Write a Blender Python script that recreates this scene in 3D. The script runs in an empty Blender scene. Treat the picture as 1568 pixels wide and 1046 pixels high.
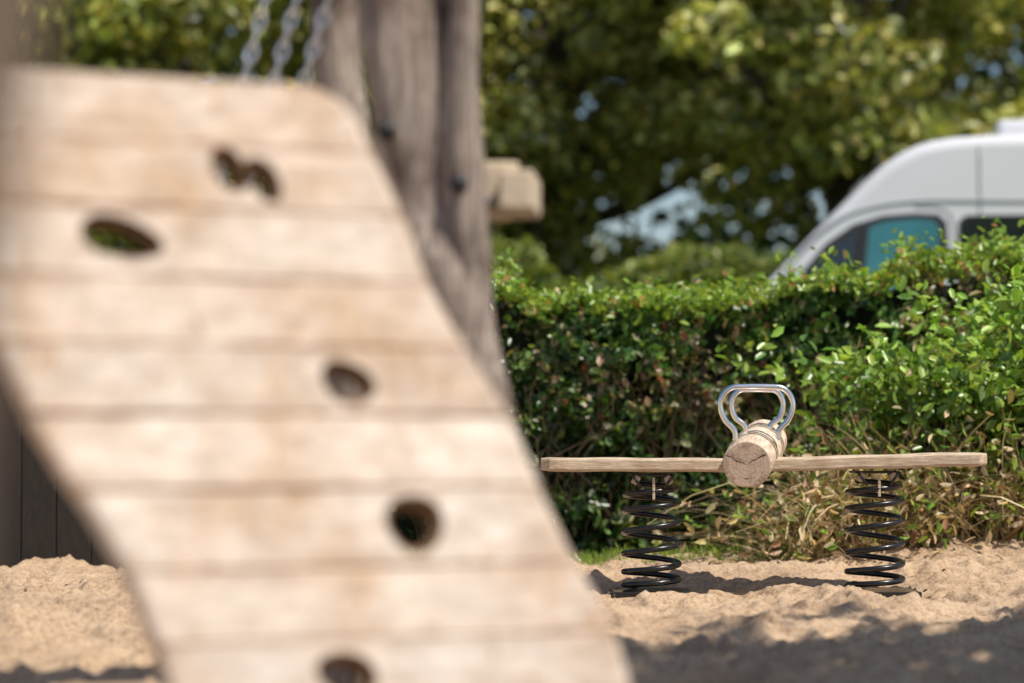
import bpy, bmesh, math, random
import numpy as np
from mathutils import Vector, Matrix
random.seed(7)
rng = np.random.default_rng(7)
scene = bpy.context.scene
COL = scene.collection

# ------------------------------------------------------------------ helpers
def empty(name, loc=(0, 0, 0), rz=0.0):
    e = bpy.data.objects.new(name, None)
    e.location = loc
    e.rotation_euler = (0, 0, rz)
    COL.objects.link(e)
    return e

def obj(name, verts, faces, mat=None, parent=None, smooth=False):
    me = bpy.data.meshes.new(name)
    me.from_pydata([tuple(v) for v in verts], [], faces)
    me.update()
    if smooth:
        me.polygons.foreach_set("use_smooth", [True] * len(me.polygons))
    if mat:
        me.materials.append(mat)
    o = bpy.data.objects.new(name, me)
    COL.objects.link(o)
    if parent:
        o.parent = parent
    return o

def fixnormals(o):
    bm = bmesh.new(); bm.from_mesh(o.data)
    bmesh.ops.recalc_face_normals(bm, faces=bm.faces)
    bm.to_mesh(o.data); bm.free()

def bevel(o, w, seg=2, ang=35):
    m = o.modifiers.new("bevel", 'BEVEL')
    m.width = w; m.segments = seg; m.limit_method = 'ANGLE'; m.angle_limit = math.radians(ang)
    return o

def box(name, c, d, mat, parent=None, rot=(0, 0, 0), bev=0.004):
    x, y, z = d[0] / 2, d[1] / 2, d[2] / 2
    v = [(-x, -y, -z), (x, -y, -z), (x, y, -z), (-x, y, -z), (-x, -y, z), (x, -y, z), (x, y, z), (-x, y, z)]
    f = [(0, 3, 2, 1), (4, 5, 6, 7), (0, 1, 5, 4), (1, 2, 6, 5), (2, 3, 7, 6), (3, 0, 4, 7)]
    o = obj(name, v, f, mat, parent)
    o.location = c; o.rotation_euler = rot
    if bev:
        bevel(o, bev)
    return o

def catmull(pts, n):
    pts = [Vector(p) for p in pts]
    P = [pts[0] * 2 - pts[1]] + pts + [pts[-1] * 2 - pts[-2]]
    out = []
    for i in range(1, len(P) - 2):
        for k in range(n):
            t = k / n
            a, b, c, d = P[i - 1], P[i], P[i + 1], P[i + 2]
            out.append(0.5 * ((2 * b) + (c - a) * t + (2 * a - 5 * b + 4 * c - d) * t * t + (3 * b - a - 3 * c + d) * t ** 3))
    out.append(pts[-1])
    return out

def tube_data(pts, rad, seg=10, closed=False, lump=0.0, seed=0):
    pts = [Vector(p) for p in pts]
    n = len(pts)
    if not hasattr(rad, '__len__'):
        rad = [rad] * n
    V = []; F = []
    r0 = random.Random(seed)
    ph = [r0.uniform(0, 6.28) for _ in range(6)]
    up = Vector((0, 0, 1))
    t0 = (pts[1] - pts[0]).normalized()
    if abs(t0.dot(up)) > 0.9:
        up = Vector((1, 0, 0))
    nrm = (up - t0 * up.dot(t0)).normalized()
    for i in range(n):
        if closed:
            t = (pts[(i + 1) % n] - pts[i - 1]).normalized()
        else:
            t = (pts[min(i + 1, n - 1)] - pts[max(i - 1, 0)]).normalized()
        nrm = (nrm - t * nrm.dot(t)).normalized()
        b = t.cross(nrm)
        for k in range(seg):
            a = 2 * math.pi * k / seg
            r = rad[i]
            if lump:
                r *= 1 + lump * (0.5 * math.sin(2 * a + ph[0] + i * 0.15) + 0.35 * math.sin(3 * a + ph[1] - i * 0.22) + 0.25 * math.sin(5 * a + ph[2] + i * .1) + 0.3 * math.sin(i * 0.5 + ph[3] + a))
            V.append(pts[i] + (nrm * math.cos(a) + b * math.sin(a)) * r)
    m = n if closed else n - 1
    for i in range(m):
        for k in range(seg):
            a = i * seg + k; b_ = i * seg + (k + 1) % seg
            c = ((i + 1) % n) * seg + (k + 1) % seg; d = ((i + 1) % n) * seg + k
            F.append((a, b_, c, d))
    if not closed:
        F.append(tuple(reversed(range(seg))))
        F.append(tuple(range((n - 1) * seg, n * seg)))
    return V, F

def tube(name, pts, rad, mat, parent=None, seg=10, closed=False, lump=0.0, seed=0):
    V, F = tube_data(pts, rad, seg, closed, lump, seed)
    return obj(name, V, F, mat, parent, smooth=True)

def merge(parts):
    V = []; F = []
    for v, f in parts:
        o = len(V); V += list(v)
        F += [tuple(i + o for i in q) for q in f]
    return V, F

def vnoise(x, y, freq, seed):
    r = np.random.default_rng(seed)
    N = 256
    g = r.random((N, N)) * 2 - 1
    fx = x * freq + 1000.3; fy = y * freq + 1000.7
    ix = np.floor(fx).astype(int); iy = np.floor(fy).astype(int)
    u = fx - ix; v = fy - iy
    u = u * u * (3 - 2 * u); v = v * v * (3 - 2 * v)
    a = g[ix % N, iy % N]; b = g[(ix + 1) % N, iy % N]; c = g[ix % N, (iy + 1) % N]; d = g[(ix + 1) % N, (iy + 1) % N]
    return (a * (1 - u) + b * u) * (1 - v) + (c * (1 - u) + d * u) * v

# ------------------------------------------------------------------ materials
class M:
    def __init__(self, name):
        self.m = bpy.data.materials.new(name); self.m.use_nodes = True
        self.nt = self.m.node_tree; self.n = self.nt.nodes; self.l = self.nt.links
        self.b = self.n["Principled BSDF"]; self.out = self.n["Material Output"]
    def tc(self, scale=(1, 1, 1), rot=(0, 0, 0)):
        t = self.n.new("ShaderNodeTexCoord"); mp = self.n.new("ShaderNodeMapping")
        mp.inputs["Scale"].default_value = scale; mp.inputs["Rotation"].default_value = rot
        self.l.new(t.outputs["Object"], mp.inputs[0]); return mp.outputs[0]
    def noise(self, vec, scale, detail=4, rough=.6, dist=0):
        t = self.n.new("ShaderNodeTexNoise"); t.inputs["Scale"].default_value = scale
        t.inputs["Detail"].default_value = detail; t.inputs["Roughness"].default_value = rough
        t.inputs["Distortion"].default_value = dist
        self.l.new(vec, t.inputs["Vector"]); return t.outputs["Fac"]
    def ramp(self, fac, stops):
        r = self.n.new("ShaderNodeValToRGB"); e = r.color_ramp.elements
        e[0].position = stops[0][0]; e[0].color = (*stops[0][1], 1)
        e[1].position = stops[-1][0]; e[1].color = (*stops[-1][1], 1)
        for p, c in stops[1:-1]:
            q = e.new(p); q.color = (*c, 1)
        self.l.new(fac, r.inputs[0]); return r.outputs[0]
    def mix(self, fac, a, b, mode='MIX'):
        x = self.n.new("ShaderNodeMix"); x.data_type = 'RGBA'; x.blend_type = mode
        if isinstance(fac, (int, float)): x.inputs[0].default_value = fac
        else: self.l.new(fac, x.inputs[0])
        for i, s in ((6, a), (7, b)):
            if isinstance(s, tuple): x.inputs[i].default_value = (*s, 1)
            else: self.l.new(s, x.inputs[i])
        return x.outputs[2]
    def col(self, s): self.l.new(s, self.b.inputs["Base Color"])
    def bump(self, h, st=.3, dist=.01):
        b = self.n.new("ShaderNodeBump"); b.inputs["Strength"].default_value = st; b.inputs["Distance"].default_value = dist
        self.l.new(h, b.inputs["Height"]); self.l.new(b.outputs[0], self.b.inputs["Normal"])
    def rough(self, v): self.b.inputs["Roughness"].default_value = v
    def attr(self, name):
        a = self.n.new("ShaderNodeAttribute"); a.attribute_name = name; return a.outputs["Color"]

def wood(name, dark, light, axis_scale, attr=False, bump=.3, rough=.75, big=3.0, blotch=(.78, .72, .66)):
    m = M(name)
    v = m.tc(axis_scale)
    g = m.noise(v, 14, 6, .65, .6)
    c = m.ramp(g, [(.3, dark), (.52, tuple((a + b) / 2 for a, b in zip(dark, light))), (.68, light)])
    v2 = m.tc((1, 1, 1))
    s = m.noise(v2, big, 4, .6)
    c2 = m.mix(1.0, c, m.ramp(s, [(.36, blotch), (.56, (1, 1, 1))]), 'MULTIPLY')
    if attr:
        c2 = m.mix(1.0, c2, m.attr("Col"), 'MULTIPLY')
        v3 = m.tc((2.2, 1, .8))
        k = m.noise(v3, 24, 3, .6)
        c2 = m.mix(1.0, c2, m.ramp(k, [(.30, (.74, .60, .48)), (.42, (1, 1, 1))]), 'MULTIPLY')
    m.col(c2); m.rough(rough); m.bump(g, bump, .004)
    return m.m

mat_panel = wood("panel_wood", (.50, .41, .335), (.86, .775, .69), (1.0, 5, 3.0), attr=True, big=4.5, blotch=(.82, .70, .585))
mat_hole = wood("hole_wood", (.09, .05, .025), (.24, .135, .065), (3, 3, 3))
mat_trunk = wood("robinia_trunk_wood", (.11, .08, .065), (.56, .47, .405), (8, 8, .5), bump=1.0, big=5, blotch=(.36, .28, .24))
mat_trunk_dark = wood("old_trunk_wood", (.07, .05, .04), (.22, .16, .12), (7, 7, .7), bump=.6)
mat_beam = wood("timber_wood", (.48, .38, .27), (.80, .67, .50), (8, 1, 8))
mat_seat = wood("seat_wood", (.38, .29, .20), (.78, .63, .47), (1.2, 9, 14), bump=.4, big=9)
mat_shaded_fence = wood("shaded_fence_wood", (.012, .009, .007), (.028, .02, .015), (8, 8, 1))  # near-black tone puts the fence's shade into its wood colour
mat_bark = wood("tree_bark", (.035, .028, .02), (.12, .095, .07), (5, 5, .8), bump=.8)

def end_grain():
    m = M("log_wood")
    v = m.tc((9, 1.2, 9)); g = m.noise(v, 9, 6, .65)
    c = m.ramp(g, [(.3, (.36, .26, .18)), (.5, (.62, .48, .36)), (.7, (.82, .68, .54))])
    m.col(c); m.rough(.8); m.bump(g, .6, .004)
    m2 = M("log_end_grain")
    t = m2.n.new("ShaderNodeTexCoord")
    w = m2.n.new("ShaderNodeTexWave"); w.wave_type = 'RINGS'; w.rings_direction = 'Y'
    w.inputs["Scale"].default_value = 26; w.inputs["Distortion"].default_value = 5.0; w.inputs["Detail"].default_value = 4
    m2.l.new(t.outputs["Object"], w.inputs["Vector"])
    n = m2.noise(t.outputs["Object"], 24, 7, .75)
    c = m2.ramp(w.outputs["Fac"], [(0, (.76, .58, .44)), (1, (.86, .70, .56))])
    c = m2.mix(1.0, c, m2.ramp(n, [(.36, (.45, .38, .33)), (.52, (1, 1, 1))]), 'MULTIPLY')
    m2.col(c); m2.rough(.85); m2.bump(n, .7, .006)
    return m.m, m2.m
mat_log, mat_end = end_grain()

def plain(name, c, rough=.5, metal=0, var=.15, coat=0, scale=20):
    m = M(name)
    n = m.noise(m.tc(), scale, 4)
    m.col(m.ramp(n, [(.3, tuple(x * (1 - var) for x in c)), (.7, tuple(min(1, x * (1 + var)) for x in c))]))
    m.rough(rough); m.b.inputs["Metallic"].default_value = metal
    m.b.inputs["Coat Weight"].default_value = coat
    return m.m
mat_spring = plain("black_spring_paint", (.009, .009, .010), .3, 0, .3, .2)
mat_steel = plain("stainless_steel", (.85, .85, .87), .2, 1, .04)
mat_galv = plain("galvanised_steel", (.42, .42, .42), .42, 1, .25, scale=60)
mat_chain = plain("chain_steel", (.92, .92, .92), .34, 1, .05)
mat_bolt = plain("dark_bolt", (.03, .03, .035), .5, .5)
mat_crack = plain("crack_dark", (.03, .018, .012), .9)
mat_van = plain("white_van_paint", (.76, .77, .81), .25, 0, .02, .6, 2)
mat_glass = plain("van_glass", (.012, .02, .025), .05, 0, .1, 1.0)
mat_shade = plain("window_shade", (.035, .20, .24), .35, 0, .1, 1.0, 3)
mat_trim = plain("van_trim", (.03, .03, .035), .5)
mat_seam = plain("van_seam", (.30, .31, .33), .5)
mat_tyre = plain("tyre", (.02, .02, .02), .8)

def leafmat(name, trans=.35, rough=.34, spec=.5):
    m = M(name)
    c = m.attr("Col")
    m.col(c); m.rough(rough); m.b.inputs["Specular IOR Level"].default_value = spec
    tr = m.n.new("ShaderNodeBsdfTranslucent")
    h = m.mix(1.0, c, (1.7, 1.6, .7), 'MULTIPLY')
    m.l.new(h, tr.inputs[0])
    mx = m.n.new("ShaderNodeMixShader"); mx.inputs[0].default_value = trans
    m.l.new(m.b.outputs[0], mx.inputs[1]); m.l.new(tr.outputs[0], mx.inputs[2]); m.l.new(mx.outputs[0], m.out.inputs[0])
    return m.m
mat_leaf = leafmat("leaf_green", .3, .32, .6)
mat_tleaf = leafmat("tree_leaf", .3, .40, .5)
mat_straw = leafmat("dry_straw", .2, .6, .3)

# ------------------------------------------------------------------ leaf clouds
def leaves(name, C, nrm, size, cols, mat, parent=None, aspect=.55, fold=.18):
    n = len(C)
    nrm = nrm / (np.linalg.norm(nrm, axis=1, keepdims=True) + 1e-9)
    r = rng.normal(size=(n, 3))
    a = r - nrm * (r * nrm).sum(1, keepdims=True)
    a /= np.linalg.norm(a, axis=1, keepdims=True) + 1e-9
    b = np.cross(nrm, a)
    s = size[:, None]
    w = s * aspect * .5
    lift = nrm * s * fold * .5
    P = np.stack([C - a * s * .5, C - a * s * .18 + b * w * .9 + lift, C + a * s * .2 + b * w * .8 + lift, C + a * s * .5 - lift * .5,
                  C + a * s * .2 - b * w * .8 + lift, C - a * s * .18 - b * w * .9 + lift], axis=1).reshape(-1, 3)
    me = bpy.data.meshes.new(name)
    me.vertices.add(n * 6); me.vertices.foreach_set("co", P.astype(np.float32).ravel())
    base = (np.arange(n) * 6)[:, None]
    idx = np.concatenate([base + np.array([0, 1, 2, 3]), base + np.array([0, 3, 4, 5])], axis=1).ravel()
    me.loops.add(n * 8); me.loops.foreach_set("vertex_index", idx.astype(np.int32))
    me.polygons.add(n * 2)
    me.polygons.foreach_set("loop_start", (np.arange(n * 2) * 4).astype(np.int32))
    me.polygons.foreach_set("loop_total", np.full(n * 2, 4, np.int32))
    me.update(calc_edges=True)
    at = me.color_attributes.new("Col", 'FLOAT_COLOR', 'POINT')
    cc = np.concatenate([np.repeat(cols, 6, axis=0), np.ones((n * 6, 1))], axis=1)
    at.data.foreach_set("color", cc.astype(np.float32).ravel())
    me.materials.append(mat)
    o = bpy.data.objects.new(name, me); COL.objects.link(o)
    if parent: o.parent = parent
    return o

def palette(n, cs, ws, var=.25):
    cs = np.array(cs); k = rng.choice(len(cs), n, p=np.array(ws) / sum(ws))
    return np.clip(cs[k] * (1 + rng.uniform(-var, var, (n, 1))) * (1 + rng.uniform(-.1, .1, (n, 3))), 0, 1)

def ribbons(name, curves, widths, cols, mat, parent=None):
    V = []; F = []; CC = []
    for pts, w, c in zip(curves, widths, cols):
        n = len(pts); o = len(V)
        d = rng.normal(size=3); d[2] *= .2; d /= np.linalg.norm(d)
        for i, p in enumerate(pts):
            ww = w * (1 - .75 * (i / (n - 1)) ** 1.5)
            V.append(np.array(p) - d * ww / 2); V.append(np.array(p) + d * ww / 2); CC += [c, c]
        for i in range(n - 1):
            F.append((o + 2 * i, o + 2 * i + 1, o + 2 * i + 3, o + 2 * i + 2))
    ob = obj(name, V, F, mat, parent)
    at = ob.data.color_attributes.new("Col", 'FLOAT_COLOR', 'POINT')
    at.data.foreach_set("color", np.concatenate([np.array(CC), np.ones((len(CC), 1))], 1).astype(np.float32).ravel())
    return ob

# ------------------------------------------------------------------ ground
_r = np.random.default_rng(5)
FP = []
for _ in range(190):
    FP.append((_r.uniform(-2.4, 2.4), _r.uniform(5.0, 9.6), _r.uniform(0, 3.14), _r.uniform(.07, .15), _r.uniform(.035, .06), _r.uniform(.02, .05)))
def ground_z(x, y):
    x = np.asarray(x, float); y = np.asarray(y, float)
    h = .034 * vnoise(x, y, 1.3, 1) + .032 * vnoise(x, y, 3.6, 2)
    r = 1 - np.abs(vnoise(x, y, 7.5, 3)); h += .028 * (r ** 2 - .5)
    r = 1 - np.abs(vnoise(x + .3 * vnoise(x, y, 4, 9), y, 14, 4)); h += .018 * (r ** 2 - .5)
    h += .007 * vnoise(x, y, 28, 5) + .003 * vnoise(x, y, 55, 6)
    for fx, fy, an, la, lb, dp in FP:
        dx, dy = x - fx, y - fy
        a = (dx * math.cos(an) + dy * math.sin(an)) / la; b = (-dx * math.sin(an) + dy * math.cos(an)) / lb
        q = a * a + b * b
        h = h - dp * np.exp(-q ** 1.5) + dp * .45 * np.exp(-((np.sqrt(q) - 1.5) / .35) ** 2)
    grass = np.clip((y - 9.7) / .3, 0, 1) * np.clip((1.0 - x) / .4, 0, 1)
    h *= (1 - .7 * grass)
    for sx in (.473, 1.231):
        d = np.sqrt((x - sx) ** 2 + (y - 8.23) ** 2)
        h = h * (1 - .85 * np.exp(-(d / .19) ** 4)) - .006 * np.exp(-(d / .2) ** 2)
    h += .17 * np.exp(-((x - 2.0) / .85) ** 2 - ((y - 9.7) / .75) ** 2)
    h += .05 * np.exp(-((x - .98) / .12) ** 2 - ((y - 7.25) / .16) ** 2)
    fade = np.clip((10.9 - y) / .5, 0, 1) * np.clip((4 - np.abs(x)) / .5, 0, 1) * np.clip((y - 3.0) / .4, 0, 1)
    return h * fade
xs = np.concatenate([[-400, -120, -40, -15, -7], np.linspace(-4, -2.4, 40), np.linspace(-2.37, 2.5, 440), np.linspace(2.54, 4, 36), [7, 15, 40, 120, 400]])
ys = np.concatenate([[-60, -20, -5, 0, 2], np.linspace(3, 5, 50), np.linspace(5.03, 11, 490), [12, 15, 20, 30, 60, 150, 500]])
X, Y = np.meshgrid(xs, ys, indexing='xy')
Z = ground_z(X, Y)
nx, ny = len(xs), len(ys)
me = bpy.data.meshes.new("ground")
me.vertices.add(nx * ny); me.vertices.foreach_set("co", np.stack([X, Y, Z], -1).astype(np.float32).ravel())
i, j = np.meshgrid(np.arange(nx - 1), np.arange(ny - 1), indexing='xy')
b0 = (j * nx + i).ravel()
idx = np.stack([b0, b0 + 1, b0 + nx + 1, b0 + nx], 1).ravel()
nf = len(b0)
me.loops.add(nf * 4); me.loops.foreach_set("vertex_index", idx.astype(np.int32))
me.polygons.add(nf); me.polygons.foreach_set("loop_start", (np.arange(nf) * 4).astype(np.int32))
me.polygons.foreach_set("loop_total", np.full(nf, 4, np.int32))
me.polygons.foreach_set("use_smooth", np.ones(nf, bool))
me.update(calc_edges=True)
g = M("sand_and_grass")
v = g.tc()
n1 = g.noise(v, 3, 5); n2 = g.noise(v, 70, 5, .65)
sand = g.ramp(n1, [(.3, (.44, .31, .205)), (.7, (.60, .445, .305))])
sand = g.mix(1.0, sand, g.ramp(n2, [(.34, (.62, .55, .49)), (.54, (1, 1, 1))]), 'MULTIPLY')
gr = g.ramp(g.noise(v, 25, 5), [(.35, (.05, .08, .02)), (.65, (.12, .18, .04))])
sp = g.n.new("ShaderNodeSeparateXYZ"); g.l.new(v, sp.inputs[0])
ma = g.n.new("ShaderNodeMath"); ma.operation = 'MULTIPLY_ADD'; ma.inputs[1].default_value = .5
g.l.new(n1, ma.inputs[0]); g.l.new(sp.outputs[1], ma.inputs[2])
mr = g.n.new("ShaderNodeMapRange"); mr.inputs[1].default_value = 9.85; mr.inputs[2].default_value = 10.0
g.l.new(ma.outputs[0], mr.inputs[0])
mrx = g.n.new("ShaderNodeMapRange"); mrx.inputs[1].default_value = 1.15; mrx.inputs[2].default_value = .95
g.l.new(sp.outputs[0], mrx.inputs[0])
far = g.n.new("ShaderNodeMapRange"); far.inputs[1].default_value = 10.5; far.inputs[2].default_value = 10.7
g.l.new(sp.outputs[1], far.inputs[0])
mm = g.n.new("ShaderNodeMath"); mm.operation = 'MULTIPLY'; g.l.new(mr.outputs[0], mm.inputs[0]); g.l.new(mrx.outputs[0], mm.inputs[1])
mx = g.n.new("ShaderNodeMath"); mx.operation = 'MAXIMUM'; g.l.new(mm.outputs[0], mx.inputs[0]); g.l.new(far.outputs[0], mx.inputs[1])
g.col(g.mix(mx.outputs[0], sand, gr)); g.rough(.95); g.b.inputs["Specular IOR Level"].default_value = .15
g.bump(n2, .8, .009)
me.materials.append(g.m)
go = bpy.data.objects.new("ground", me); COL.objects.link(go)

cur = []; wd = []; cl = []
G = rng.uniform(size=(5200, 2)); GX = -3.2 + 4.35 * G[:, 0]; GY = 9.4 + .8 * G[:, 1]; GZ = ground_z(GX, GY)
for x, y, z in zip(GX, GY, GZ):
    if x > .9 and random.random() < (x - .9) * 4: continue
    h = random.uniform(.02, .055); lx, ly = random.gauss(0, .014), random.gauss(0, .014)
    cur.append([(x, y, z - .004), (x + lx * .4, y + ly * .4, z + h * .6), (x + lx, y + ly, z + h)]); wd.append(.007)
    cl.append(np.array((.28, .38, .07)) * random.uniform(.6, 1.25))
ribbons("grass_strip", cur, wd, cl, mat_leaf)

n = 260
C = np.stack([rng.uniform(-2.2, 2.4, n), rng.uniform(5.5, 9.8, n), np.zeros(n)], 1)
C[:, 2] = ground_z(C[:, 0], C[:, 1]) + .004
N = rng.normal(size=(n, 3)) * .4; N[:, 2] = 1
leaves("dry_leaf_litter", C, N, rng.uniform(.012, .03, n), palette(n, [(.2, .12, .06), (.35, .25, .14), (.1, .07, .04)], [1, 1, 1]), mat_straw)

# ------------------------------------------------------------------ climbing wall
u = Vector((.9225, .386, 0)); w = Vector((-.0999, .2387, .966)).normalized(); dpt = w.cross(u).normalized()
WM = Matrix(((u.x, dpt.x, w.x, -.02), (u.y, dpt.y, w.y, 3.83), (u.z, dpt.z, w.z, .56), (0, 0, 0, 1)))
wall = empty("climbing_wall")
Rt = [-.60, -.5, -.4406, -.35, -.2546, -.15, -.0521, .0659, .15, .2274, .30, .3689, .43, .48, .505, .522, .535, .543]
Rs = [.20, .192, .180, .153, .1163, .078, .0399, -.0206, -.066, -.0936, -.114, -.1462, -.175, -.192, -.204, -.220, -.238, -.268]
Lt = [-.60, -.4112, -.2291, -.15, -.091, -.0116, .0826, .23, .37, .545]
Ls = [-.53, -.562, -.6182, -.657, -.6972, -.7412, -.7837, -.855, -.90, -.94]
sR = lambda t: float(np.interp(t, Rt, Rs)) + .006 * math.sin(t * 16 + 1)
sL = lambda t: float(np.interp(t, Lt, Ls)) + .005 * math.sin(t * 14)
seams = [-.59, -.467, -.355, -.244, -.121, -.004, .104, .211, .325, .430, .543]
TH = .055

def hole(cx, cz, rx, rz, rot):
    V = []; F = []; S = 28
    prof = [(-.02, .026), (-.001, .0125), (.003, .008), (.008, .004), (.016, .0), (.034, 0), (.052, .001), (.09, .002)]
    ca, sa = math.cos(rot), math.sin(rot)
    for (yy, k) in prof:
        for q in range(S):
            a = 2 * math.pi * q / S
            wob = 1 + .06 * math.sin(3 * a + cx * 50)
            px = (rx * wob + k) * math.cos(a); pz = (rz * wob + k) * math.sin(a)
            V.append((cx + px * ca - pz * sa, yy, cz + px * sa + pz * ca))
    L = len(prof)
    for a in range(L - 1):
        for q in range(S):
            F.append((a * S + q, a * S + (q + 1) % S, (a + 1) * S + (q + 1) % S, (a + 1) * S + q))
    F.append(tuple(reversed(range(S)))); F.append(tuple(range((L - 1) * S, L * S)))
    return V, F
holes = [hole(-.414, .392, .015, .031, .45), hole(-.360, .376, .015, .031, .55), hole(-.5947, .2745, .056, .025, -.25),
         hole(-.2485, .0478, .036, .025, -.4), hole(-.16, -.179, .036, .034, -.5), hole(-.287, -.411, .038, .024, -.4)]
cutters = []
for hv, hf in holes:
    c = obj("tmp_cut", hv, hf, mat_hole); fixnormals(c); cutters.append(c)
for p in range(len(seams) - 1):
    t0, t1 = seams[p] + .0004, seams[p + 1] - .0004
    sec = []
    r = .004
    K = 7
    tt = [t0 + r + (t1 - t0 - 2 * r) * k / K for k in range(K + 1)]
    sec += [(0.0, t) for t in tt]
    sec += [(r * .3, t1 - r * .3), (r, t1)] + [(TH - r, t1), (TH, t1 - r)]
    sec += [(TH, t) for t in reversed(tt[1:-1])] + [(TH, t0 + r), (TH - r, t0), (r, t0), (r * .3, t0 + r * .3)]
    tilt = random.uniform(-.004, .004)
    st = [(0, 0, .014), (0, .005, .004), (0, .016, 0)] + [(q / 24, 0, 0) for q in range(1, 24)] + [(1, -.016, 0), (1, -.005, .004), (1, 0, .014)]
    V = []; F = []; CC = []
    k = random.uniform(.90, 1.0) * (1 - .08 * p / 9); tint = random.uniform(-.02, .02) + .025 * p / 9
    base = np.array([k + tint, k, k - tint])
    for (f, off, ins) in st:
        for (yy, t) in sec:
            a, b = sL(t), sR(t)
            s = a + (b - a) * f + off
            ym = TH / 2; y2 = ym + (yy - ym) * (1 - ins / ym)
            y2 += tilt * (t - (t0 + t1) / 2) / .05 + .0015 * math.sin(s * 9 + p * 2)
            V.append((s, y2, t))
            e = min(t - t0, t1 - t)
            e = max(0, 1 - e / .016)
            st_ = .5 + .5 * math.sin(s * 11 + p * 1.7) * math.sin(s * 23 + p)
            c = base * (1 - e * (.06 + .20 * st_) * np.array([.62, .95, 1.2]))
            CC.append((*c, 1))
    S = len(sec)
    for a in range(len(st) - 1):
        for q in range(S):
            F.append((a * S + q, (a + 1) * S + q, (a + 1) * S + (q + 1) % S, a * S + (q + 1) % S))
    F.append(tuple(range(S))); F.append(tuple(reversed(range((len(st) - 1) * S, len(st) * S))))
    o = obj("plank_%d" % (p + 1), V, F, mat_panel)
    fixnormals(o)
    at = o.data.color_attributes.new("Col", 'FLOAT_COLOR', 'POINT')
    at.data.foreach_set("color", np.array(CC, np.float32).ravel())
    used = False
    for (hv, hf), c in zip(holes, cutters):
        zz = [q[2] for q in hv]
        if min(zz) < t1 and max(zz) > t0:
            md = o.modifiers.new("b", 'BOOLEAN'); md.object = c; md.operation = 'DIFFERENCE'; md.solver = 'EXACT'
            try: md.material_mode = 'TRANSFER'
            except Exception: pass
            used = True
    if used:
        bpy.context.view_layer.update()
        dg = bpy.context.evaluated_depsgraph_get()
        nm = bpy.data.meshes.new_from_object(o.evaluated_get(dg))
        o.modifiers.clear(); o.data = nm
    o.parent = wall
for c in cutters:
    bpy.data.objects.remove(c)
for sx in (.0, -.56):
    pts = [(sx + (sR(t) + .0) * .9, TH + .038, t) for t in np.linspace(-.6, .50, 14)]
    tube("back_rail", pts, .034, mat_trunk_dark, wall, 10, lump=.06)
wall.matrix_world = WM

# ------------------------------------------------------------------ swing frame posts
frame = empty("swing_frame_post", (0, 4.8, 0))
B = catmull([(-.045, 0, -.05), (-.065, 0, .3), (-.098, 0, .61), (-.137, 0, .83), (-.190, 0, 1.065), (-.216, 0, 1.39), (-.235, 0, 1.9), (-.24, 0, 2.5)], 8)
tube("main_trunk", B, [.080 + .006 * math.sin(k * .35) for k in range(len(B))], mat_trunk, frame, 28, lump=.18, seed=3)
Cc = catmull([(.10, -.05, -.05), (.06, -.05, .25), (-.02, -.05, .5), (-.052, -.05, .66), (-.078, -.05, .83), (-.094, -.05, 1.0), (-.103, -.05, 1.19), (-.092, -.05, 1.39), (-.11, -.04, 1.8), (-.16, 0, 2.4)], 7)
tube("side_trunk", Cc, [.038 - .005 * math.sin(k * .3) for k in range(len(Cc))], mat_trunk, frame, 18, lump=.2, seed=9)
A = catmull([(-.36, .3, -.05), (-.34, .28, .6), (-.345, .25, 1.1), (-.372, .25, 1.45), (-.34, .1, 2.4)], 8)
tube("rear_trunk", A, .048, mat_trunk, frame, 18, lump=.1, seed=5)
tube("cross_beam", catmull([(.1, 0, 2.42), (-.8, .1, 2.45), (-2.4, .25, 2.4), (-3.6, .35, 2.42)], 6), .075, mat_trunk, frame, 18, lump=.06)
tube("far_leg", catmull([(-3.4, .35, 2.4), (-3.6, .3, 1.2), (-3.7, .2, -.05)], 8), .07, mat_trunk, frame, 16, lump=.08)
for (bx, by, bz) in ((-.245, -.088, 1.12), (-.103, -.092, 1.015)):
    tube("bolt", [(bx, by + .03, bz), (bx, by - .010, bz)], .017, mat_bolt, frame, 12)
box("timber_bracket_back", (-.03, .12, 1.02), (.075, .25, .098), mat_beam, frame, (0, 0, .05), .006)
box("timber_bracket_front", (.017, .02, 1.004), (.068, .22, .078), mat_beam, frame, (0, 0, -.08), .006)
tube("bracket_bolt", [(-.075, -.05, .985), (-.03, -.05, .985)], .010, mat_galv, frame, 10)
def chain(name, p0, p1, parent):
    p0 = Vector(p0); p1 = Vector(p1); d = (p1 - p0); L = d.length; d.normalize()
    pitch = .034; n = int(L / pitch)
    side = d.cross(Vector((0, 1, 0))).normalized(); oth = d.cross(side)
    parts = []
    for k in range(n):
        c = p0 + d * pitch * (k + .5)
        a = side if k % 2 else oth
        ring = []
        for q in range(14):
            an = 2 * math.pi * q / 14
            ring.append(c + d * (.022 * math.sin(an)) + a * (.0105 * math.cos(an)))
        parts.append(tube_data(ring, .0042, 8, True))
    V, F = merge(parts)
    return obj(name, V, F, mat_chain, parent, True)
sw = empty("swing_chains", (0, 5.0, 0))
for k, (xa, xb) in enumerate(((-.515, -.567), (-.45, -.505), (-.385, -.443))):
    sl = (xa - xb) / (1.42 - 1.26) * .8
    chain("chain_%d" % (k + 1), (xa + sl * 1.0, 0, 2.42), (xa - sl * .75, 0, .67), sw)
box("swing_seat", (-.78, 0, .645), (.30, .18, .035), mat_bolt, sw, (0, 0, 0), .01)

# post added near the camera to make the blurred brown haze at left
np_ = empty("haze_post", (0, 0, 0))
tube("post", catmull([(-.355, 1.25, -.05), (-.348, 1.25, .4), (-.341, 1.25, .55), (-.318, 1.25, .72), (-.295, 1.25, .9), (-.28, 1.25, 1.5)], 6), .068, mat_trunk_dark, np_, 20, lump=.06, seed=2)

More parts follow.
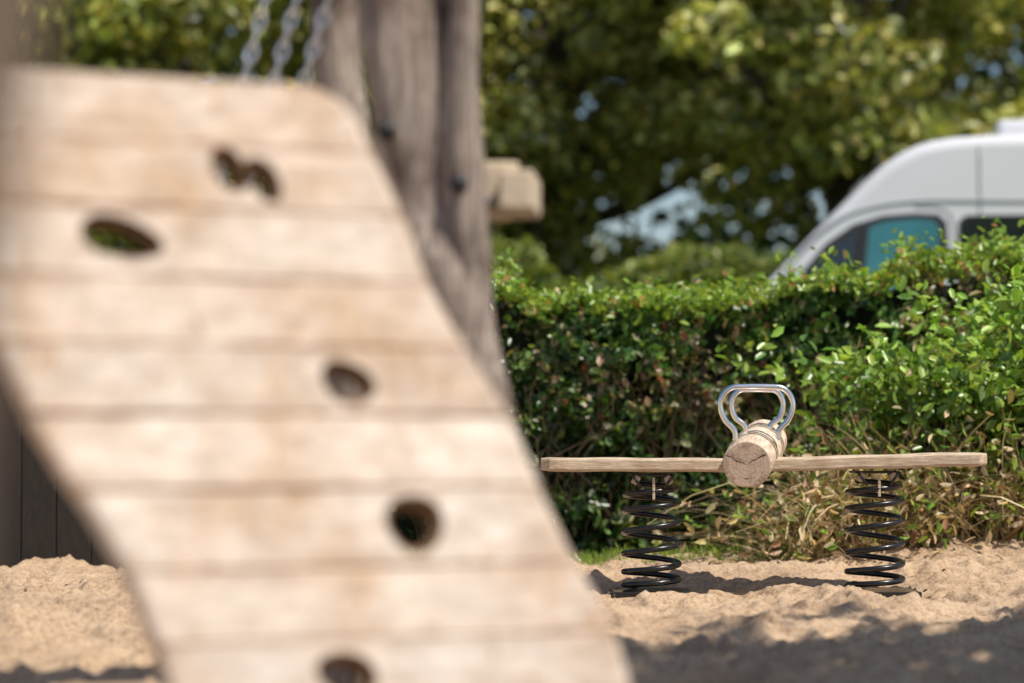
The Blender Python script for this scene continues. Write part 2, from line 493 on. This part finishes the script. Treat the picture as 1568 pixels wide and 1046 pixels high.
# ------------------------------------------------------------------ spring seesaw
see = empty("spring_seesaw", (.85, 8.23, 0))
def L(x, y, z): return (x - .85, y - 8.23, z)
def spring(cx, zt, nm):
    pts = []; T = 6.0; n = 230; R = .094
    for k in range(n + 1):
        f = k / n
        zf = f - .05 * math.sin(2 * math.pi * f)
        a = 2 * math.pi * T * f + 2.2
        rr = R * (1 - .10 * max(0, f - .75) / .25)
        pts.append(L(cx + rr * math.cos(a), 8.23 + rr * math.sin(a), .014 + (zt - .014) * zf))
    return tube(nm, pts, .0098, mat_spring, see, 12)
for cx, zt, k in ((.473, .362, 1), (1.231, .372, 2)):
    spring(cx, zt, "spring_%d" % k)
    box("base_plate_%d" % k, L(cx, 8.23, -.007), (.27, .24, .02), mat_spring, see, (0, 0, .05), .003)
    box("top_plate_%d" % k, L(cx, 8.23, zt + .030), (.15, .15, .008), mat_spring, see, (0, 0, 0), .002)
    for sx in (-.055, .055):
        box("clamp_%d" % k, L(cx + sx, 8.17, zt + .014), (.022, .05, .030), mat_seat, see, (0, .5 * (1 if sx < 0 else -1), 0), .004)
        tube("clamp_rod_%d" % k, [L(cx + sx * 1.3, 8.13, zt + .034), L(cx + sx * .7, 8.13, zt - .012)], .005, mat_spring, see, 8)
    box("tension_strap_%d" % k, L(cx + .003, 8.135, zt - .014), (.009, .005, .075), mat_seat, see, (0, 0, 0), .002)
def seat_plank(x0, x1, zf, name):
    n = 26; V = []; F = []; wy = .115; th = .023
    sec = []
    rr = .007
    for (yy, zz) in ((-wy, -th + rr), (-wy, th - rr), (-wy + rr, th), (wy - rr, th), (wy, th - rr), (wy, -th + rr), (wy - rr, -th), (-wy + rr, -th)):
        sec.append((yy, zz))
    for k in range(n + 1):
        f = k / n
        x = x0 + (x1 - x0) * f
        e = min(x - x0, x1 - x) / .05
        e = min(1, max(0, e)); sc = .70 + .30 * math.sqrt(1 - (1 - e) ** 2); sz = .84 + .16 * math.sqrt(1 - (1 - e) ** 2)
        for yy, zz in sec:
            V.append(L(x, 8.23 + yy * sc, zf(x) + zz * sz + .0012 * math.sin(x * 23)))
    S = 8
    for k in range(n):
        for q in range(S):
            F.append((k * S + q, k * S + (q + 1) % S, (k + 1) * S + (q + 1) % S, (k + 1) * S + q))
    F.append(tuple(reversed(range(S)))); F.append(tuple(range(n * S, (n + 1) * S)))
    o = obj(name, V, F, mat_seat, see)
    fixnormals(o)
    return bevel(o, .002, 1, 30)
seat_plank(.098, .80, lambda x: .4285 - .004 * (x - .098), "seat_plank_left")
seat_plank(.803, 1.600, lambda x: .4255 + .028 * (x - .803), "seat_plank_right")
p0 = Vector((.776, 8.0, .430)); p1 = Vector((.878, 8.44, .505))
ax = (p1 - p0).normalized()
logp = empty("log_frame"); logp.parent = see
sx_ = ax.cross(Vector((0, 0, 1))).normalized(); sz_ = sx_.cross(ax).normalized()
logp.matrix_parent_inverse = Matrix.Identity(4)
logp.matrix_local = Matrix(((sx_.x, ax.x, sz_.x, p0.x - .85), (sx_.y, ax.y, sz_.y, p0.y - 8.23), (sx_.z, ax.z, sz_.z, p0.z), (0, 0, 0, 1)))
LL = (p1 - p0).length
V = []; F = []; S = 40; st = [(0, .93), (.003, .97), (.008, 1)] + [(LL * k / 12, 1 + .012 * math.sin(k * 1.3)) for k in range(1, 12)] + [(LL - .008, 1), (LL, .94)]
lr = lambda a: .0805 * (1 + .02 * math.sin(2 * a + 1) + .012 * math.sin(5 * a))
for yy, k in st:
    for q in range(S):
        a = 2 * math.pi * q / S
        V.append((lr(a) * k * math.cos(a), yy, lr(a) * k * math.sin(a)))
for a in range(len(st) - 1):
    for q in range(S):
        F.append((a * S + q, (a + 1) * S + q, (a + 1) * S + (q + 1) % S, a * S + (q + 1) % S))
F.append(tuple(range(S))); F.append(tuple(reversed(range((len(st) - 1) * S, len(st) * S))))
lo = obj("log", V, F, mat_log, logp, True)
lo.data.materials.append(mat_end)
for q in (-1, -2):
    lo.data.polygons[q].material_index = 1; lo.data.polygons[q].use_smooth = False
fixnormals(lo)
def crack(pts, wds):
    V = []; 
    for (x, z), ww in zip(pts, wds):
        V += [(x, -.0012, z - ww), (x, -.0012, z + ww)]
    F = [(2 * k, 2 * k + 2, 2 * k + 3, 2 * k + 1) for k in range(len(pts) - 1)]
    return V, F
V, F = merge([crack([(-.066, .030), (-.05, .026), (-.036, .012), (-.015, .006), (.004, -.004)], [.0022, .0010, .0018, .0009, .0003]),
              crack([(.002, -.004), (.018, .014), (.030, .016), (.045, .026), (.064, .034)], [.0003, .0012, .0010, .002, .0024]),
              crack([(-.012, -.045), (-.004, -.048), (.012, -.044)], [.0002, .0012, .0002])])
obj("log_cracks", V, F, mat_crack, logp)
for yy in (.150, .315):
    V = []; F = []; S = 40
    for (dy, r) in ((-.009, .0812), (-.009, .0838), (.009, .0838), (.009, .0812)):
        for q in range(S + 1):
            a = math.radians(-20 + 220 * q / S)
            V.append((lr(a) / .0805 * (r + .0012) * math.cos(a), yy + dy, lr(a) / .0805 * (r + .0012) * math.sin(a)))
    for k in range(4):
        for q in range(S):
            F.append((k * (S + 1) + q, k * (S + 1) + q + 1, ((k + 1) % 4) * (S + 1) + q + 1, ((k + 1) % 4) * (S + 1) + q))
    obj("steel_strap", V, F, mat_steel, logp)
def handle(yw, cx, hw, zb, zt_, foot, nm):
    h = zt_ - zb
    P = [(-foot, zb - .035), (-foot - .004, zb + .0), (-hw * .86, zb + h * .22), (-hw, zb + h * .52), (-hw * .93, zb + h * .80), (-hw * .70, zb + h * .97),
         (-hw * .35, zt_), (hw * .35, zt_), (hw * .70, zb + h * .97), (hw * .93, zb + h * .80), (hw, zb + h * .52), (hw * .86, zb + h * .22), (foot + .004, zb), (foot, zb - .035)]
    pts = catmull([L(cx + a, yw, b) for a, b in P], 8)
    return tube(nm, pts, .0098, mat_steel, see, 14)
handle(8.13, .822, .122, .545, .690, .072, "handle_front")
handle(8.30, .842, .088, .560, .684, .040, "handle_back")

# ------------------------------------------------------------------ hedge
hedge = empty("hedge")
def hedge_top(x):
    return 1.12 + .012 * np.clip(x, -9, 9) + .05 * vnoise(x, x * 0, 2.2, 41) + .045 * vnoise(x, x * 0, 6.2, 42) + .17 * np.clip((x - 1.5) / .6, 0, 1)
n = 30000
hx = rng.uniform(-3.6, 3.4, n)
hx[:23000] = rng.uniform(-.35, 2.6, 23000)
hz = rng.uniform(.02, 1.0, n)
top = hedge_top(hx); hz = hz * top
bum = .05 * vnoise(hx, hz, 2.6, 21) + .085 * vnoise(hx, hz, 6.5, 22) + .05 * vnoise(hx, hz, 13, 23)
hy = 10.25 - bum + np.abs(rng.normal(0, .06, n)) + .14 * (hz / top) ** 6
keep = vnoise(hx, hz, 9, 24) + .3 * rng.normal(size=n) > -.45
C = np.stack([hx, hy, hz], 1)[keep]; m_ = len(C)
N = rng.normal(size=(m_, 3)) * .95 + np.array([.1, -.6, .4])
lit_tone = .62 + .75 * (C[:, 2:3] / 1.1) ** 2 + .25 * vnoise(C[:, 0], C[:, 2], 2.5, 25)[:, None]  # sunlit top and shaded foot of the hedge, painted into leaf colour
cols = palette(m_, [(.035, .085, .02), (.075, .16, .032), (.22, .34, .085), (.30, .11, .07), (.32, .32, .18)], [6, 5, 2.6, .3, 1.1]) * np.clip(lit_tone, .2, 2)
brown = vnoise(C[:, 0], C[:, 2], 3.2, 26) + .4 * rng.normal(size=m_) + .4 * np.clip((C[:, 0] - .8), 0, 1) > .8
cols[brown] = palette(int(brown.sum()), [(.38, .25, .14), (.28, .28, .12), (.46, .37, .23)], [1, 1, 1])
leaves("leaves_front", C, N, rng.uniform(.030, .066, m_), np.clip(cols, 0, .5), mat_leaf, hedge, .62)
n = 12000
tx = rng.uniform(-3.6, 3.4, n); ty = rng.uniform(10.22, 11.0, n)
tz = hedge_top(tx) + rng.normal(0, .03, n) + .04 * vnoise(tx, ty, 4, 28)
C = np.stack([tx, ty, tz], 1); N = rng.normal(size=(n, 3)) * .7 + np.array([0, -.2, .8])
leaves("leaves_top", C, N, rng.uniform(.03, .055, n), palette(n, [(.18, .29, .04), (.31, .43, .07), (.38, .19, .06)], [3, 4, .3]), mat_leaf, hedge, .55)
Cs = []; cur = []
for _ in range(820):
    x = random.uniform(-3.5, 3.3); y = random.uniform(10.10, 10.8); z0 = float(hedge_top(np.array([x]))[0]) - .04
    h = random.uniform(.03, .11) * (1.9 if x > 1.3 and random.random() < .5 else 1)
    if random.random() < .04: h += .10
    lx = random.gauss(0, .04); ly = random.gauss(0, .02)
    cur.append([(x, y, z0), (x + lx * .5, y + ly * .5, z0 + h * .5), (x + lx, y + ly, z0 + h)])
    for k in range(int(3 + h * 45)):
        f = random.random()
        Cs.append((x + lx * f + random.gauss(0, .014), y + ly * f + random.gauss(0, .014), z0 + h * f))
Cs = np.array(Cs); m_ = len(Cs)
leaves("shoot_leaves", Cs, rng.normal(size=(m_, 3)) + np.array([0, -.3, .4]), rng.uniform(.026, .050, m_), palette(m_, [(.33, .47, .07), (.21, .35, .05), (.45, .24, .08)], [5, 4, .6]), mat_leaf, hedge, .5)
ribbons("shoot_stems", cur, [.004] * len(cur), [np.array((.1, .1, .03))] * len(cur), mat_straw, hedge)
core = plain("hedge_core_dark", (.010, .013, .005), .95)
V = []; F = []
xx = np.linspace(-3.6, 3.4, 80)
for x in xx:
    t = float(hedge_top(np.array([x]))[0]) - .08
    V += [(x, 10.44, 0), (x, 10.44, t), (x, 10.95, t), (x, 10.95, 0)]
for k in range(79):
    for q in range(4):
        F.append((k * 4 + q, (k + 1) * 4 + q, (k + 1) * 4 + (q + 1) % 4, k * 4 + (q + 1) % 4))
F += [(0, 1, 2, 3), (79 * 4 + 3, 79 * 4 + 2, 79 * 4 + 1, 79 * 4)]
obj("dark_core", V, F, core, hedge)  # near-black box painted in for the shaded inside of the hedge
cur = []
for _ in range(700):
    x = random.uniform(-.4, 2.6); y = random.uniform(10.20, 10.4); z = random.uniform(0, .6)
    cur.append([(x, y, z), (x + random.gauss(0, .06), y - .03, z + .15), (x + random.gauss(0, .12), y - .05, z + .32)])
ribbons("twigs", cur, [.006] * 700, [np.array((.14, .10, .065))] * 700, mat_straw, hedge)

# ------------------------------------------------------------------ wild shrub at right
shrub = empty("wild_shrub")
Cs = []; cur = []
for _ in range(380):
    x0 = random.uniform(1.62, 2.9); y0 = random.uniform(9.35, 10.05); z0 = .08
    hgt = random.uniform(.55, 1.30) * (1 if x0 > 2.05 else .74)
    bx = random.gauss(-.14, .16); by = random.gauss(-.14, .12)
    pts = []
    for k in range(7):
        f = k / 6
        pts.append((x0 + bx * f * f * 1.4, y0 + by * f, z0 + hgt * (f - .12 * f ** 3)))
    cur.append(pts)
    for k in range(int(hgt * 42)):
        f = random.uniform(.42, 1) ** .7
        i0 = min(5, int(f * 6)); g_ = f * 6 - i0
        p = np.array(pts[i0]) * (1 - g_) + np.array(pts[i0 + 1]) * g_
        Cs.append(p + rng.normal(0, .036, 3))
Cs = np.array(Cs); m_ = len(Cs)
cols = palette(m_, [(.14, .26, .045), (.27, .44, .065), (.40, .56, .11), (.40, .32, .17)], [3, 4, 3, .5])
cols *= (.20 + .85 * np.clip(Cs[:, 2:3], 0, 1))  # low leaves darkened, shade near the ground put into their colour
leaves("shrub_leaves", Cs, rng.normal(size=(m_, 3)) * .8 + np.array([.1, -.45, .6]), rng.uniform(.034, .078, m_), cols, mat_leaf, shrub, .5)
ribbons("shrub_stems", cur, [.008] * len(cur), [np.array((.22, .19, .09))] * len(cur), mat_straw, shrub)

# ------------------------------------------------------------------ dry grass & dead stalks
cur = []; wd = []; cl = []
nS = 2200
SX = np.random.default_rng(3).triangular(.93, 1.45, 2.5, nS); SY = rng.uniform(9.2, 9.85, nS); SZ = ground_z(SX, SY) - .01
for x, y, z in zip(SX, SY, SZ):
    hmax = .20 + .50 * min(1, max(0, (x - .95) / .40)) - .16 * min(1, max(0, (x - 1.7) / .4))
    c = np.array(random.choice([(.62, .48, .30), (.78, .64, .42), (.40, .27, .15), (.46, .40, .17), (.14, .10, .06)])) * random.uniform(.7, 1.1)
    hgt = random.uniform(.25, 1) * hmax; lean = random.uniform(.05, .36); bend = random.uniform(.2, 1.6)
    an = random.uniform(0, 6.28); dx, dy = math.cos(an) * lean, math.sin(an) * lean * .6 - .03
    pts = []
    for k in range(8):
        f = k / 7
        pts.append((x + dx * (f + bend * f * f) + .008 * math.sin(f * 9 + an), y + dy * (f + bend * f * f), z + hgt * (f - bend * .55 * f ** 3)))
    cur.append(pts); wd.append(random.uniform(.006, .017) if random.random() < .4 else .005); cl.append(c)
dg_ = empty("dry_grass")
ribbons("stalks", cur, wd, cl, mat_straw, dg_)
tips = np.array([c[-1 - random.randint(0, 6)] for c in cur for _ in (0, 1, 2)]); tips = tips + rng.normal(0, .026, tips.shape)
tips[:, 2] = np.maximum(tips[:, 2], .03)
m_ = len(tips)
leaves("withered_leaves", tips, rng.normal(size=(m_, 3)), rng.uniform(.02, .065, m_), palette(m_, [(.66, .53, .33), (.28, .17, .09), (.20, .34, .055), (.52, .43, .24), (.32, .48, .08)], [3, 1.6, 1.8, 2, 1.0]), mat_straw, dg_, .42)

# ------------------------------------------------------------------ stand-in fence on the left for an unclear dark structure
fen = empty("wooden_fence", (0, 9.3, 0))
for k in range(14):
    box("board_%d" % (k + 1), (-3.3 + k * .135, 0, .47 + .01 * (k % 3)), (.132, .025, .95), mat_shaded_fence, fen, (0, 0, 0), .004)
for zz in (.25, .75):
    box("rail", (-2.42, .03, zz), (1.9, .03, .08), mat_shaded_fence, fen)

# ------------------------------------------------------------------ van
van = empty("camper_van", (1.94, 17.7, 0), math.radians(-6.3))
def vx(x): return x - 1.94
prof = [(.86, .35), (.80, .62), (.86, .95), (1.02, 1.16), (1.45, 1.38), (1.70, 1.50), (1.94, 1.74), (2.23, 2.05), (2.47, 2.29), (2.60, 2.42), (2.72, 2.53), (2.84, 2.61), (2.97, 2.675), (3.10, 2.71), (3.25, 2.73), (3.5, 2.745),
        (5.0, 2.76), (6.7, 2.74), (6.95, 2.68), (7.05, 2.5), (7.12, .9), (7.1, .35)]
n = len(prof); V = []
for side in (0, 1):
    for x, z in prof:
        y = (.06 * max(0, z - 1.0)) if side == 0 else 2.0 - .06 * max(0, z - 1.0)
        V.append((vx(x), y, z))
F = [tuple(range(n)), tuple(reversed(range(n, 2 * n)))] + [((k + 1) % n, k, k + n, (k + 1) % n + n) for k in range(n)]
body = obj("body", V, F, mat_van, van)
fixnormals(body)
bevel(body, .10, 4, 50)
for p in body.data.polygons: p.use_smooth = True
wn = body.modifiers.new("wn", 'WEIGHTED_NORMAL')
def pane(name, pts, mat, off, th=.012):
    V = [(vx(x), .06 * (z - 1.0) - off, z) for x, z in pts] + [(vx(x), .06 * (z - 1.0) - off + th, z) for x, z in pts]
    k = len(pts)
    F = [tuple(range(k)), tuple(reversed(range(k, 2 * k)))] + [((i + 1) % k, i, i + k, (i + 1) % k + k) for i in range(k)]
    o = obj(name, V, F, mat, van); fixnormals(o)
    return o
pane("window_surround", [(1.98, 1.42), (2.10, 1.70), (2.30, 1.94), (2.50, 2.08), (2.72, 2.145), (2.95, 2.16), (3.12, 2.15), (3.18, 2.09), (3.19, 1.9), (3.14, 1.6), (3.1, 1.42)], mat_trim, .010)
pane("quarter_glass", [(2.06, 1.46), (2.15, 1.68), (2.33, 1.88), (2.50, 2.01), (2.52, 2.01), (2.48, 1.7), (2.46, 1.46)], mat_glass, .016)
pane("door_glass", [(2.53, 1.46), (2.55, 1.7), (2.60, 2.05), (2.74, 2.10), (2.95, 2.115), (3.08, 2.105), (3.12, 2.06), (3.12, 1.85), (3.05, 1.46)], mat_shade, .016)
pane("b_pillar_left", [(2.50, 1.46), (2.52, 1.7), (2.57, 2.05), (2.62, 2.07), (2.58, 1.7), (2.56, 1.46)], mat_trim, .022)
pane("side_window", [(3.27, 1.45), (3.27, 2.10), (3.32, 2.14), (4.6, 2.14), (4.65, 2.10), (4.65, 1.45)], mat_glass, .010)
pane("rear_side_window", [(4.9, 1.45), (4.9, 2.10), (4.95, 2.14), (6.2, 2.14), (6.25, 2.10), (6.25, 1.45)], mat_glass, .010)
def seam(name, pts, r=.006, m=None):
    tube(name, catmull([(vx(x), .06 * (z - 1.0) - .001, z) for x, z in pts], 6), r, m or mat_seam, van, 6)
seam("roof_crease", [(1.99, 1.72), (2.18, 1.95), (2.40, 2.12), (2.66, 2.21), (3.0, 2.25), (3.5, 2.245), (4.5, 2.24), (6.8, 2.24)], .010)
seam("panel_seam", [(3.42, 1.0), (3.42, 1.9), (3.42, 2.66)], .006)
seam("door_seam", [(3.22, .6), (3.24, 1.6), (3.23, 2.05), (3.16, 2.19), (2.95, 2.215)], .005)
seam("sill_seam", [(1.9, .55), (4, .5), (6.9, .55)], .02, mat_trim)
V = [(vx(1.72) - .005, .16, 1.53), (vx(1.72) - .005, 1.84, 1.53), (vx(2.62) - .01, 1.78, 2.455), (vx(2.62) - .01, .24, 2.455)]
V = [(a - .008, b, c + .008) for a, b, c in V]
obj("windscreen", V, [(0, 1, 2, 3)], mat_glass, van)
tube("aerial", [(vx(2.62), .35, 2.40), (vx(2.72), .35, 2.66)], .006, mat_trim, van, 6)
box("roof_vent", (vx(4.15), 1.0, 2.83), (1.1, .7, .18), mat_van, van, (0, 0, 0), .04)
for wx in (1.75, 5.9):
    for yy in (-.02, 1.82):
        tube("wheel", [(vx(wx), yy, .34), (vx(wx), yy + .2, .34)], .34, mat_tyre, van, 28)
        tube("hub", [(vx(wx), yy - .01, .34), (vx(wx), yy + .21, .34)], .19, mat_galv, van, 20)
box("mirror", (vx(2.02), -.16, 1.45), (.12, .2, .3), mat_trim, van, (0, 0, 0), .04)
box("bumper", (vx(.83), 1.0, .48), (.14, 1.9, .26), mat_trim, van, (0, 0, 0), .05)

# ------------------------------------------------------------------ trees
def tree(name, base, height, spread, seed, nl, per, lsize, z0, trunk_r, pal, wts, gaps=(), mat=mat_tleaf):
    r = random.Random(seed)
    T = empty(name, base)
    pts = catmull([(0, 0, -.1), (r.uniform(-.1, .1), 0, height * .2), (r.uniform(-.2, .2), 0, height * .45), (r.uniform(-.2, .2), .1, height * .8)], 6)
    tube("trunk", pts, [trunk_r * (1.25 - .9 * k / len(pts)) for k in range(len(pts))], mat_bark, T, 14, lump=.1, seed=seed)
    lob = []
    for k in range(nl):
        for _ in range(30):
            x, y, z = r.uniform(-1, 1), r.uniform(-1, 1), r.uniform(-1, 1)
            q = x * x + y * y + z * z
            if .25 < q < 1: break
        if y > .3 and r.random() < .5: y = -y
        c = (x * spread, y * spread, z0 + (height - z0) * (.5 + z * .5))
        lob.append((c, r.uniform(.13, .27) * min(spread, 2.6)))
    for k in range(0, nl, max(1, nl // 14)):
        c = lob[k][0]
        i0 = int(len(pts) * r.uniform(.3, .85)); s = pts[i0]
        mid = (s + Vector(c)) / 2 + Vector((0, 0, -.15))
        pp = catmull([s, mid, c], 5)
        tube("limb", pp, [trunk_r * .42 * (1 - .8 * q / len(pp)) for q in range(len(pp))], mat_bark, T, 8)
    Cs = []; Ns = []; Bs = []
    for c, rad in lob:
        d = rng.normal(size=(per, 3)); d /= np.linalg.norm(d, axis=1, keepdims=True)
        rr = rad * (rng.uniform(.35, 1, (per, 1)) ** .4) * (1 + .3 * vnoise(d[:, 0] * 2 + c[0], d[:, 2] * 2 + c[2], 1.5, 77)[:, None])
        p = np.array(c) + d * rr * np.array([1.15, 1.15, .7])
        Cs.append(p); Ns.append(d * .7 + rng.normal(size=(per, 3)) * .6 + np.array([.1, -.25, .45]))
        Bs.append(np.full(per, r.uniform(.7, 1.35)))
    Cs = np.concatenate(Cs); Ns = np.concatenate(Ns); Bs = np.concatenate(Bs)
    keep = np.ones(len(Cs), bool)
    for gx, gz, ax_, az_ in gaps:
        wx_, wz_ = Cs[:, 0] + base[0], Cs[:, 2] + base[2]
        q = ((wx_ - gx) / ax_) ** 2 + ((wz_ - gz) / az_) ** 2
        keep &= q > 1 + 1.0 * vnoise(wx_, wz_, 4.0, 99) + .3 * rng.normal(size=len(q))
    keep &= Cs[:, 2] > .4
    Cs = Cs[keep]; Ns = Ns[keep]; m_ = len(Cs)
    cols = np.clip(palette(m_, pal, wts) * Bs[keep][:, None], 0, .65)
    leaves("crown", Cs, Ns, rng.uniform(.7, 1.3, m_) * lsize, cols, mat, T, .62)
    return T
pal = [(.23, .26, .055), (.37, .38, .09), (.54, .51, .17), (.10, .13, .028)]
wts = [3, 4, 3, 2]
gaps = [(1.40, 2.75, .66, .36), (1.95, 2.4, .25, .25), (3.05, 2.75, .24, .22)]
tree("deciduous_tree", (-3.6, 23.5, 0), 8.0, 2.9, 11, 90, 225, .145, 1.6, .22, pal, wts)
tree("deciduous_tree.001", (.3, 24.5, 0), 8.2, 2.8, 12, 110, 225, .145, 2.2, .24, pal, wts, gaps)
tree("deciduous_tree.002", (3.1, 22.5, 0), 7.6, 2.4, 13, 100, 225, .14, 2.3, .20, pal, wts, gaps)
tree("deciduous_tree.003", (6.6, 25.0, 0), 8.2, 2.8, 14, 95, 225, .145, 2.0, .22, pal, wts, gaps)
tree("deciduous_tree.004", (-7.5, 25.0, 0), 8.5, 2.8, 15, 50, 225, .15, 1.4, .22, pal, wts)
n = 44000
X_ = rng.uniform(-16, 17, n); Y_ = rng.uniform(33, 38, n); Z_ = rng.uniform(.1, 12, n)
d_ = vnoise(X_, Z_, .8, 51) + .5 * vnoise(X_, Z_, 2.0, 52)
keep = d_ > -1.2
far_gap = ((X_ - 2.05) / .98) ** 2 + ((Z_ - 3.85) / .54) ** 2 < 1 + .9 * vnoise(X_, Z_, 2.6, 98) + .25 * rng.normal(size=n)
far_gap |= ((X_ - 4.55) / .35) ** 2 + ((Z_ - 3.85) / .3) ** 2 < 1
keep &= ~far_gap
C = np.stack([X_, Y_ - d_ * 1.5, Z_], 1)[keep]; m_ = len(C)
leaves("distant_trees", C, rng.normal(size=(m_, 3)) * .7 + np.array([0, -.3, .6]), rng.uniform(.24, .42, m_),
       palette(m_, [(.06, .085, .018), (.10, .13, .028), (.16, .19, .04)], [4, 3, 1]), mat_tleaf, None, .7)
n = 9000
X_ = rng.uniform(-1.5, 2.6, n); Z_ = rng.uniform(.1, 1.0, n) ** .8 * (2.02 + .5 * vnoise(X_, X_ * 0, 1.3, 61) + .2 * vnoise(X_, X_ * 0, 4, 62)); Y_ = 20.5 + rng.uniform(-.3, .5, n)
leaves("background_bush", np.stack([X_, Y_, Z_], 1), rng.normal(size=(n, 3)) * .7 + np.array([0, -.3, .7]), rng.uniform(.08, .15, n),
       palette(n, [(.10, .15, .03), (.28, .33, .08)], [1, 1]), mat_tleaf, None, .6)
# tree outside the frame on the right: its crown dapples the sand
tree("shade_tree", (4.15, 3.8, 0), 5.7, 1.95, 21, 125, 200, .11, 3.0, .11, pal, wts)

# ------------------------------------------------------------------ light, world, camera
to_sun = Vector((.42, -.30, .86)).normalized()
sd = bpy.data.lights.new("sun", 'SUN'); sd.energy = 5.0; sd.angle = math.radians(.5); sd.color = (1, .93, .82)
so = bpy.data.objects.new("sun", sd); COL.objects.link(so)
so.rotation_euler = to_sun.to_track_quat('Z', 'Y').to_euler()
wld = bpy.data.worlds.new("World"); scene.world = wld; wld.use_nodes = True
nt = wld.node_tree; sky = nt.nodes.new("ShaderNodeTexSky"); sky.sky_type = 'NISHITA'; sky.sun_disc = False
sky.sun_elevation = math.asin(to_sun.z); sky.sun_rotation = math.atan2(to_sun.x, to_sun.y)
nt.links.new(sky.outputs[0], nt.nodes["Background"].inputs[0]); nt.nodes["Background"].inputs[1].default_value = .11
cam = bpy.data.cameras.new("camera"); cam.lens = 85; cam.sensor_width = 36; cam.clip_end = 2000; cam.clip_start = .05
cam.dof.use_dof = True; cam.dof.focus_distance = 8.15; cam.dof.aperture_fstop = 1.45
co = bpy.data.objects.new("camera", cam); COL.objects.link(co)
co.location = (0, 0, .52); co.rotation_euler = (math.radians(90 + 2.27), 0, 0)
scene.camera = co
scene.view_settings.view_transform = 'Standard'; scene.view_settings.look = 'None'; scene.view_settings.exposure = 0
